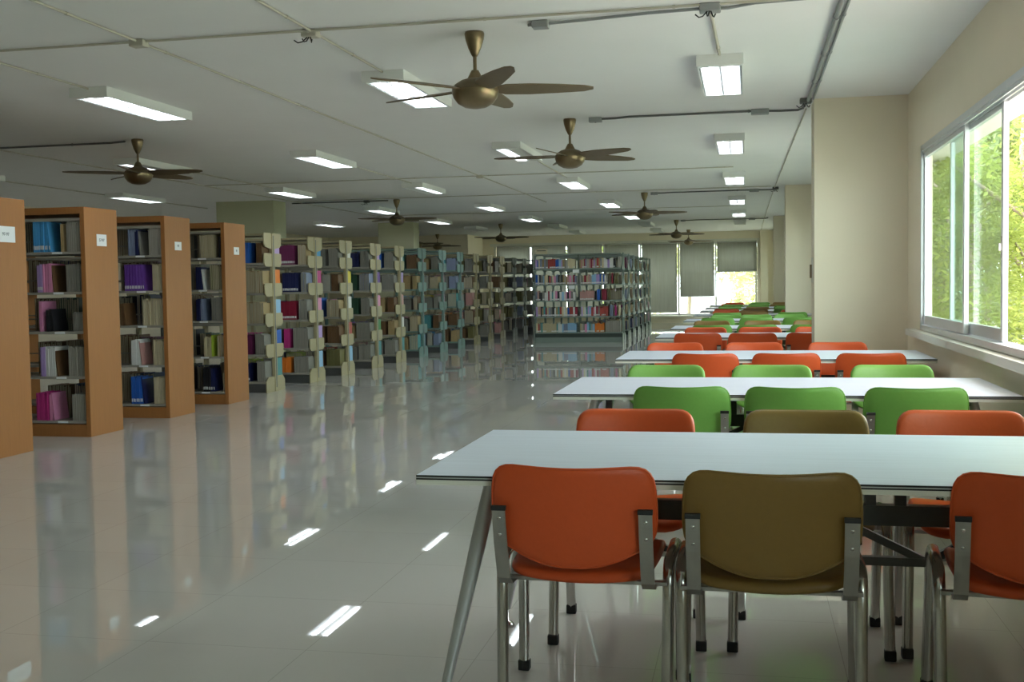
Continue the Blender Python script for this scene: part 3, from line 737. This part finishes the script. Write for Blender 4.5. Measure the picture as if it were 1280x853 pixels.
# (colour, count, thickness, height, page edges out, gap after, pale band on the spine)
WB = {1: [[('magenta', 1, .012, .20, 0, .0, 0), (pg, 10, .013, .235, 1, .19, 0), ('pink', 3, .012, .24, 0, 0, 0), ('magenta', 9, .014, .245, 0, 0, 0)],
          [(pg, 12, .013, .265, 1, .12, 0), ('brown', 1, .012, .26, 0, 0, 0), ('white', 7, .014, .26, 0, 0, 0), ('lavender', 4, .013, .26, 0, 0, 0)],
          [(g, 8, .013, .17, 1, .2, 0), ('black', 3, .02, .20, 0, .04, 0), ('pink', 2, .014, .27, 0, 0, 0)],
          [(g, 12, .013, .24, 1, .13, 0), ('brown', 1, .012, .25, 0, 0, 0), ('pink', 6, .013, .25, 0, 0, 0), ('lavender', 4, .013, .25, 0, 0, 1)],
          [(pg, 11, .013, .265, 1, .03, 0), ('tan', 2, .012, .24, 0, .12, 0), ('sky blue', 10, .016, .29, 0, 0, 1)]],
      2: [[('beige', 10, .013, .27, 1, .12, 0), ('navy', 1, .012, .27, 0, 0, 0), ('blue', 8, .014, .27, 0, 0, 1)],
          [('beige', 10, .013, .25, 1, .13, 0), ('rose', 1, .012, .25, 0, 0, 0), ('white', 7, .013, .26, 0, 0, 0)],
          [('beige', 17, .013, .265, 1, .2, 0), ('brown', 3, .016, .22, 0, 0, 0)],
          [('beige', 8, .013, .265, 1, .11, 0), ('purple', 13, .014, .265, 0, 0, 1)],
          [(pg, 10, .014, .285, 1, .10, 0), ('grey', 1, .013, .24, 0, 0, 0), ('navy', 2, .02, .25, 0, .0, 0), ('grey-blue', 5, .014, .26, 0, 0, 0)]],
      3: [[('beige', 2, .012, .20, 1, .12, 0), ('navy', 2, .014, .26, 0, 0, 1), ('black', 6, .016, .27, 0, 0, 1)],
          [('tan', 6, .013, .24, 1, .06, 0), ('lime', 1, .014, .24, 0, 0, 0), ('beige', 6, .014, .22, 0, 0, 0)],
          [(g, 11, .013, .26, 1, .10, 0), ('grey-blue', 2, .014, .25, 0, 0, 0), ('navy', 4, .014, .25, 0, 0, 0)],
          [('olive', 11, .013, .27, 1, .08, 0), ('white', 1, .014, .23, 0, 0, 0), ('navy', 5, .016, .25, 0, 0, 0)],
          [('black', 3, .014, .24, 0, .06, 0), ('beige', 12, .014, .26, 1, 0, 0)]]}
lev = ['bottom', 'fourth', 'third', 'second', 'top']
wname = {1: 'second', 2: 'third', 3: 'fourth'}
for b in WB:
    for i, z in enumerate(WSH):
        fill(WX-.052, WY[b]+.02, z, WB[b][i], False, 'in the wooden bookcases', '%s shelf, %s wooden bookcase' % (lev[i], wname[b]), b*10+i)
# far sides of the wooden cases, glimpsed through the gaps
allc = list(PAL)
rs = random.Random(11)
for b in range(4):
    for i, z in enumerate(WSH):
        c1, c2 = rs.choice(('grey', 'brown', 'olive', 'grey-blue')), rs.choice(('navy', 'brown', 'dark green', 'plum', 'black'))
        fill(WX-.052, WY[b]+WD-.02, z, [(c1, rs.randint(5, 9), .02, rs.uniform(.23, .31), 0, rs.uniform(.03, .14), 0), (c2, rs.randint(7, 12), .02, rs.uniform(.24, .31), 0, rs.uniform(.0, .1), 0), (rs.choice(('brown', 'grey', 'black')), 12, .02, .29, 0, 0, 0)], True, None, '', b*77+i)

M_DKPANEL = mat('dark_panel', (.06, .08, .07), .5)
# ------------------------------------------------------------------ metal racks
MSH = [.14, .475, .86, 1.235, 1.605]
MH = 1.975; MD = .55
def make_rack(m, bays, blen, name='metal_rack', sh=MSH, hgt=MH, facing=False):
    root = empty(name); hd = MD/2      # origin: aisle end, middle of the depth, floor ; runs to -x
    for k in range(bays+1):
        x = -k*blen - .02
        p = MB().box(x-.02, x+.02, -.035, .035, 0, hgt, m)
        if k == 0: p.box(x+.02, x+.0215, -.012, .012, .05, hgt-.03, M_CONDD)
        p.build('upright', root)
        if k in (0, bays):
            for s in (-1, 1):
                for j, z in enumerate(sh):
                    if j == 0: poly = [(s*.035, 0), (s*hd, 0), (s*hd, .13), (s*(hd-.06), .19), (s*.035, .19)]
                    else:
                        zz = z - .045; poly = [(s*.035, zz), (s*(hd-.06), zz), (s*(hd-.02), zz+.04), (s*(hd-.02), zz+.155), (s*(hd-.05), zz+.165), (s*.035, zz+.165)]
                        if facing: poly = [(s*.035, zz), (s*(hd-.05), zz), (s*(hd-.03), zz+.05), (s*.06, zz+.165), (s*.035, zz+.165)]
                    MB().prism(poly, m, 'x', x-.004, x+.010).build('shelf_bracket', root)
                zz = hgt - .20
                if not facing: MB().prism([(s*.035, zz), (s*(hd-.05), zz+.03), (s*(hd-.02), zz+.07), (s*(hd-.02), zz+.20), (s*.035, zz+.20)], m, 'x', x-.004, x+.010).build('shelf_bracket', root)
    L = bays*blen
    for s in (-1, 1):
        a, b = (-hd+.02, -.03) if s < 0 else (.03, hd-.02)
        for j, z in enumerate(sh):
            MB().box(-L+.0, -.036, a, b, z-.028, z, m if facing else M_SHELF if m is M_CREAM else m).build('shelf', root)  # cream racks get darker shelves: shade inside the bays put into the colour
    MB().box(-L, -.036, -hd+.04, hd-.04, 0, .105, m if facing else M_TRUSS).build('plinth', root)
    if facing: MB().box(-L, -.036, -hd+.07, hd-.07, .105, sh[0]-.028, M_DKPANEL).build('kick_panel', root)
    MB().box(-L, -.036, -hd+.03, hd-.03, hgt-.035, hgt-.01, m).build('top_tie', root)
    return root
MX = -5.78
RY = [13.05, 14.45, 15.65, 17.0, 18.25, 19.6, 21.0, 22.37, 23.75, 25.1, 26.4, 27.85, 29.2, 30.55]
RM = ['c']*5 + ['t']*3 + ['c']*3 + ['d']*3
RM = ['c', 'c', 'c', 'c', 'c', 't', 't', 't', 'c', 'c', 'c', 'd', 'd', 'd']
RMAT = {'c': M_CREAM, 't': M_TEAL, 'd': M_DARKM}
RNAME = {'c': 'cream', 't': 'teal green', 'd': 'dark grey-green'}
# spec per rack and level (bottom to top): aisle-end group, gap, next group
def two(c1, n1, h1, r1, gap, c2, n2, h2, band=0): return [(c1, n1, .022, h1, r1, gap, 0), (c2, n2, .024, h2, 0, 0, band)]
RB = [[two('grey', 4, .24, 1, .10, 'navy', 8, .22, 1), two('grey', 5, .25, 1, .04, 'plum', 8, .24), two('tan', 11, .26, 1, .03, 'purple', 4, .26), two('tan', 13, .27, 1, .03, 'brown', 4, .25), two('brown', 3, .24, 0, .10, 'blue', 9, .25)],
      [two('grey', 9, .21, 1, .05, 'orange', 5, .2), two('grey', 9, .27, 1, .05, 'magenta', 4, .26), two('grey', 5, .27, 1, .04, 'crimson', 9, .25, 1), two('grey-blue', 4, .26, 1, .04, 'navy', 9, .26, 1), two('tan', 5, .27, 1, .05, 'plum', 9, .26, 1)],
      [two('olive', 9, .24, 0, .05, 'brown', 5, .2), two('brown', 8, .25, 0, .05, 'brown', 6, .24), two('tan', 8, .24, 1, .08, 'blue', 5, .28), two('brown', 5, .24, 0, .02, 'pale grey', 5, .24), two('grey', 6, .25, 1, .05, 'grey', 5, .25)],
      [two('grey', 9, .23, 1, .03, 'grey', 5, .2), two('grey', 10, .25, 1, .03, 'tan', 5, .2), two('grey', 6, .25, 1, .04, 'dark green', 6, .25), two('grey-blue', 7, .26, 1, .04, 'dark green', 5, .25), two('grey', 6, .25, 0, .03, 'navy', 6, .22)],
      [two('grey', 8, .24, 1, .03, 'grey', 6, .22), two('tan', 5, .24, 0, .05, 'brown', 5, .22), two('brown', 6, .24, 0, .05, 'tan', 6, .24), two('grey', 9, .26, 0, .02, 'grey', 4, .25), two('grey', 7, .26, 1, .05, 'blue', 4, .24)]]
ENDC = [['teal', 'blue', 'light blue', 'orange', 'lavender'], ['light blue', 'lavender', 'pink', 'magenta', 'sky blue'], ['light blue', 'red', 'white', 'yellow', 'white'],
        ['teal', 'green', 'pink', 'purple', 'lavender'], ['teal', 'white', 'rose', 'lavender', 'white']]
RP = {}
rr = random.Random(21)
for k, (y, c) in enumerate(zip(RY, RM)):
    if c not in RP: RP[c] = o = make_rack(RMAT[c], 2, .93)
    else: o = copy_tree(RP[c])
    o.location = (MX, y, 0)
    nth = RM[:k+1].count(c) if not (c == 'c' and k > 5) else RM[6:k+1].count('c')
    if c == 'c' and k < 5: lb = 'cream metal rack of magazines, %s one behind the wooden bookcases' % ords[nth-1]
    elif c == 't': lb = 'teal green metal rack, %s of three between the cream racks' % ords[nth-1]
    elif c == 'c': lb = 'cream metal rack farther back, %s one behind the teal racks' % ords[nth-1]
    else: lb = 'dark grey-green rack at the far end, %s behind the last cream rack' % ords[nth-1]
    tag(o, lb, 'rack', 'metal racks along the aisle')
    ind = False
    for i, z in enumerate(MSH):
        if k < 5: spec = RB[k][i]
        else:
            cs = {'t': ('grey', 'tan', 'teal', 'grey-blue', 'brown', 'pale grey'), 'c': ('pale grey', 'grey', 'rose', 'olive', 'brown'), 'd': ('grey', 'grey-blue', 'black', 'olive')}[c]
            spec = two(rr.choice(cs), rr.randint(3, 8), rr.uniform(.22, .27), rr.random() < .5, rr.uniform(.02, .06), rr.choice(cs), rr.randint(4, 7), rr.uniform(.2, .26))
        fill(MX-.05, y-MD/2+.03, z, spec, False, 'on the metal racks' if ind else None, '%s shelf, %s cream rack' % (lev[i], ('nearest', 'second nearest')[min(k, 1)]), 300+k*10+i)
        ec = ENDC[k][i] if k < 5 else rr.choice(('grey-blue', 'white', 'pale grey', 'teal', 'pink', 'light blue'))
        # far side of the rack: the last magazine shows its cover to the aisle
        if k < 5:
            nm = ('nearest', 'second nearest', 'third nearest', 'fourth nearest', 'fifth nearest')[k]
            book_obj('magazine', MX-.034, y+MD/2-.02, z, .014, .23, .29 if i != 0 else .27, ec, True, None, False, 0,
                     '%s magazine cover facing the aisle, far side, %s shelf, %s cream rack' % (ec, lev[i], nm), 'magazine', 'magazines facing the aisle')
        fill(MX-.052, y+MD/2-.03, z, [(ec if k >= 5 else rr.choice(('grey', 'tan', 'white')), 6, .022, .26, 0, rr.uniform(0, .08), 0), (rr.choice(allc), 10, .024, .25, 0, .03, 0), (rr.choice(('brown', 'grey', 'navy')), 8, .024, .25, 0, 0, 0)], True, None, '', 900+k*10+i)

# racks standing across the far aisle, the first facing the camera
GX = -2.65; GSH = [.22, .575, .925, 1.28, 1.63]
GYC = [24.58, 25.78, 26.95, 28.1, 29.25, 30.4, 31.45]
gp = None
for k, y in enumerate(GYC):
    if gp is None: gp = o = make_rack(mat('pale_green_metal', (.24, .30, .265), .42, noise=.05), 2, .985, 'book_rack', GSH, 1.96, True)
    else: o = copy_tree(gp)
    o.location = (GX, y, 0)
    tag(o, ('green metal book rack facing the camera, full of small books, nearest of its block' if k == 0 else
            'green metal book rack seen end-on beside the tables, %s behind the front one' % ords[k-1] if k < 6 else 'green metal book rack seen end-on beside the tables, last of the block'), 'rack', 'green book racks by the tables')
for dx, zz in ((-1.03, 1.60), (-1.13, 1.25)):
    MB().box(dx-.07, dx+.07, -MD/2+.012, -MD/2+.016, zz-.075, zz+.0, M_PAPER).build('shelf_sign', gp)
tag(MB().box(-.13, .13, -.004, .004, 0, .11, mat('cream_card', (.62, .55, .38), .7)).box(-.10, .10, -.006, -.004, .07, .085, M_INK).build('sign_card', loc=(GX-1.80, 24.36, 1.95)), 'cream card sign standing on top of the front green rack', 'sign')
r = random.Random(5)
BC = {'spines': ['white', 'cream', 'pale grey', 'rose', 'pink', 'red', 'blue', 'light blue', 'teal', 'black', 'beige', 'grey-blue', 'crimson', 'lavender', 'tan', 'white', 'cream', 'grey']}
nbooks = 0
shelfname = ['bottom', 'fourth', 'third', 'second', 'top']
special = {(1, 4, 4): 'orange', (0, 4, 5): 'red'}
for bay in (1, 0):                       # bay 1 is the left bay
    for i, z in enumerate(GSH):
        x0 = GX - .985*(bay+1) + .03; x1 = GX - .985*bay - .05; x = x0; idx = 0
        lim = x1 if bay == 1 else x0 + {0: .56, 1: .60, 2: .32, 3: .64, 4: .78}[i]
        while x < lim - .03:
            w = r.choice((.028, .034, .04, .048)); h = r.choice((.19, .2, .205, .215, .18)); idx += 1
            c = r.choice(BC['spines'])
            if bay == 0 and i == 0 and .28 < x-x0 < .56: c = 'orange'
            if bay == 0 and i == 2: c = 'rose'
            if bay == 0 and i == 1 and x-x0 > .42: c = 'red'
            if bay == 1 and i == 4 and .28 < x-x0 < .42: c = 'red'
            if bay == 1 and i == 4 and .42 < x-x0 < .52: c = 'blue'
            if bay == 1 and i == 0 and .14 < x-x0 < .36: c = 'beige'
            if bay == 1 and i == 0 and x-x0 > .66: c = 'light blue'
            lab = '%s book, %s from left, %s shelf, %s bay of front green rack' % (c, ords[min(idx-1, 29)], shelfname[i], 'left' if bay else 'right')
            book_obj('book', x, 24.58-MD/2+.04 + r.uniform(0, .012), z, w, .15, h, c, False, (M_BAND, .06, .2) if r.random() < .8 else None, False, 0, lab, 'book', 'books on the front green rack')
            x += w + .0012; nbooks += 1
        if bay == 0:
            # leaning covers and grey volumes at the aisle end
            xs = lim + .06
            tail = {0: [('pale grey', 12)], 1: [('grey-blue', 2), ('magenta', 1), ('cream', 2)], 2: [('blue', 2), ('crimson', 3), ('olive', 1)], 3: [('crimson', 1), ('olive', 2)], 4: [('pale grey', 2)]}[i]
            if i == 0: xs = lim + .005
            for (c, n) in tail:
                for q in range(n):
                    w = .03
                    if xs + w > x1: break
                    idx += 1
                    lab = '%s volume, %s from left, %s shelf, right bay of front green rack' % (c, ords[min(idx-1, 29)], shelfname[i])
                    book_obj('book', xs, 24.58-MD/2+.05, z, w, .17, .25 if i == 0 else .235, c, False, None, i == 0, 0, lab, 'book', 'books on the front green rack')
                    xs += w + .002 + (.045 if q == n-1 and i else 0)
# the racks behind: their books seen between the uprights only
for k, y in enumerate(GYC):
    for i, z in enumerate(GSH):
        for flip in (False, True):
            if k == 0 and not flip: continue
            x = GX - .06
            for q in range(14):
                w = r.choice((.03, .04, .05)); h = r.uniform(.17, .25); c = r.choice(('brown', 'grey', 'navy', 'dark green', 'olive', 'grey-blue', 'black', 'plum', 'tan'))
                x -= w
                M = Matrix.Translation((x + (w if flip else 0), y + (MD/2-.05 if flip else -MD/2+.05), z)) @ (Matrix.Rotation(PI, 4, 'Z') if flip else Matrix())
                book_into(STUFF_BOOK, w, .16, h, BM[c], M_PAGE, None, M)
                x -= .001 + (r.random() < .12)*.06
tag(STUFF_MAG.build('magazines', fix=False), 'rows of magazines on the metal racks farther back and on the far shelf sides', 'magazines', kind='stuff')
tag(STUFF_BOOK.build('books', fix=False), 'books on the green racks behind the front one', 'books', kind='stuff')

# ------------------------------------------------------------------ light
w = bpy.data.worlds.new('sky'); scene.world = w; w.use_nodes = True
bg = w.node_tree.nodes['Background']; bg.inputs[0].default_value = (.95, .975, 1.0, 1); bg.inputs[1].default_value = 7.0
sun = bpy.data.lights.new('sun', 'SUN'); sun.energy = 8; sun.angle = math.radians(2); sun.color = (1, .96, .88)
so = bpy.data.objects.new('sun', sun); COL.objects.link(so)
so.rotation_euler = Vector((.42, .36, -.83)).to_track_quat('-Z', 'Y').to_euler()
# sky portals in the window openings help the renderer find the daylight
def portal(x, y, z, sx, sy, rot):
    l = bpy.data.lights.new('window_portal', 'AREA'); l.shape = 'RECTANGLE'; l.size = sx; l.size_y = sy; l.cycles.is_portal = True
    o = bpy.data.objects.new('window_portal', l); COL.objects.link(o); o.location = (x, y, z); o.rotation_euler = rot
for a, b in WIN: portal(XR+.11, (a+b)/2, (WZ0+WZ1)/2, WZ1-WZ0, b-a, (0, PI/2, 0))
portal((FX0+FX1)/2, YF+.27, (FZ0+FZ1)/2, FX1-FX0, FZ1-FZ0, (-PI/2, 0, 0))

scene.view_settings.view_transform = 'Standard'; scene.view_settings.look = 'None'
scene.view_settings.gamma = 1; scene.view_settings.use_curve_mapping = False
scene.view_settings.exposure = 0.47
scene.cycles.use_denoising = True
scene.cycles.max_bounces = 10; scene.cycles.diffuse_bounces = 6; scene.cycles.glossy_bounces = 5; scene.cycles.transparent_max_bounces = 16
scene.cycles.sample_clamp_indirect = 6
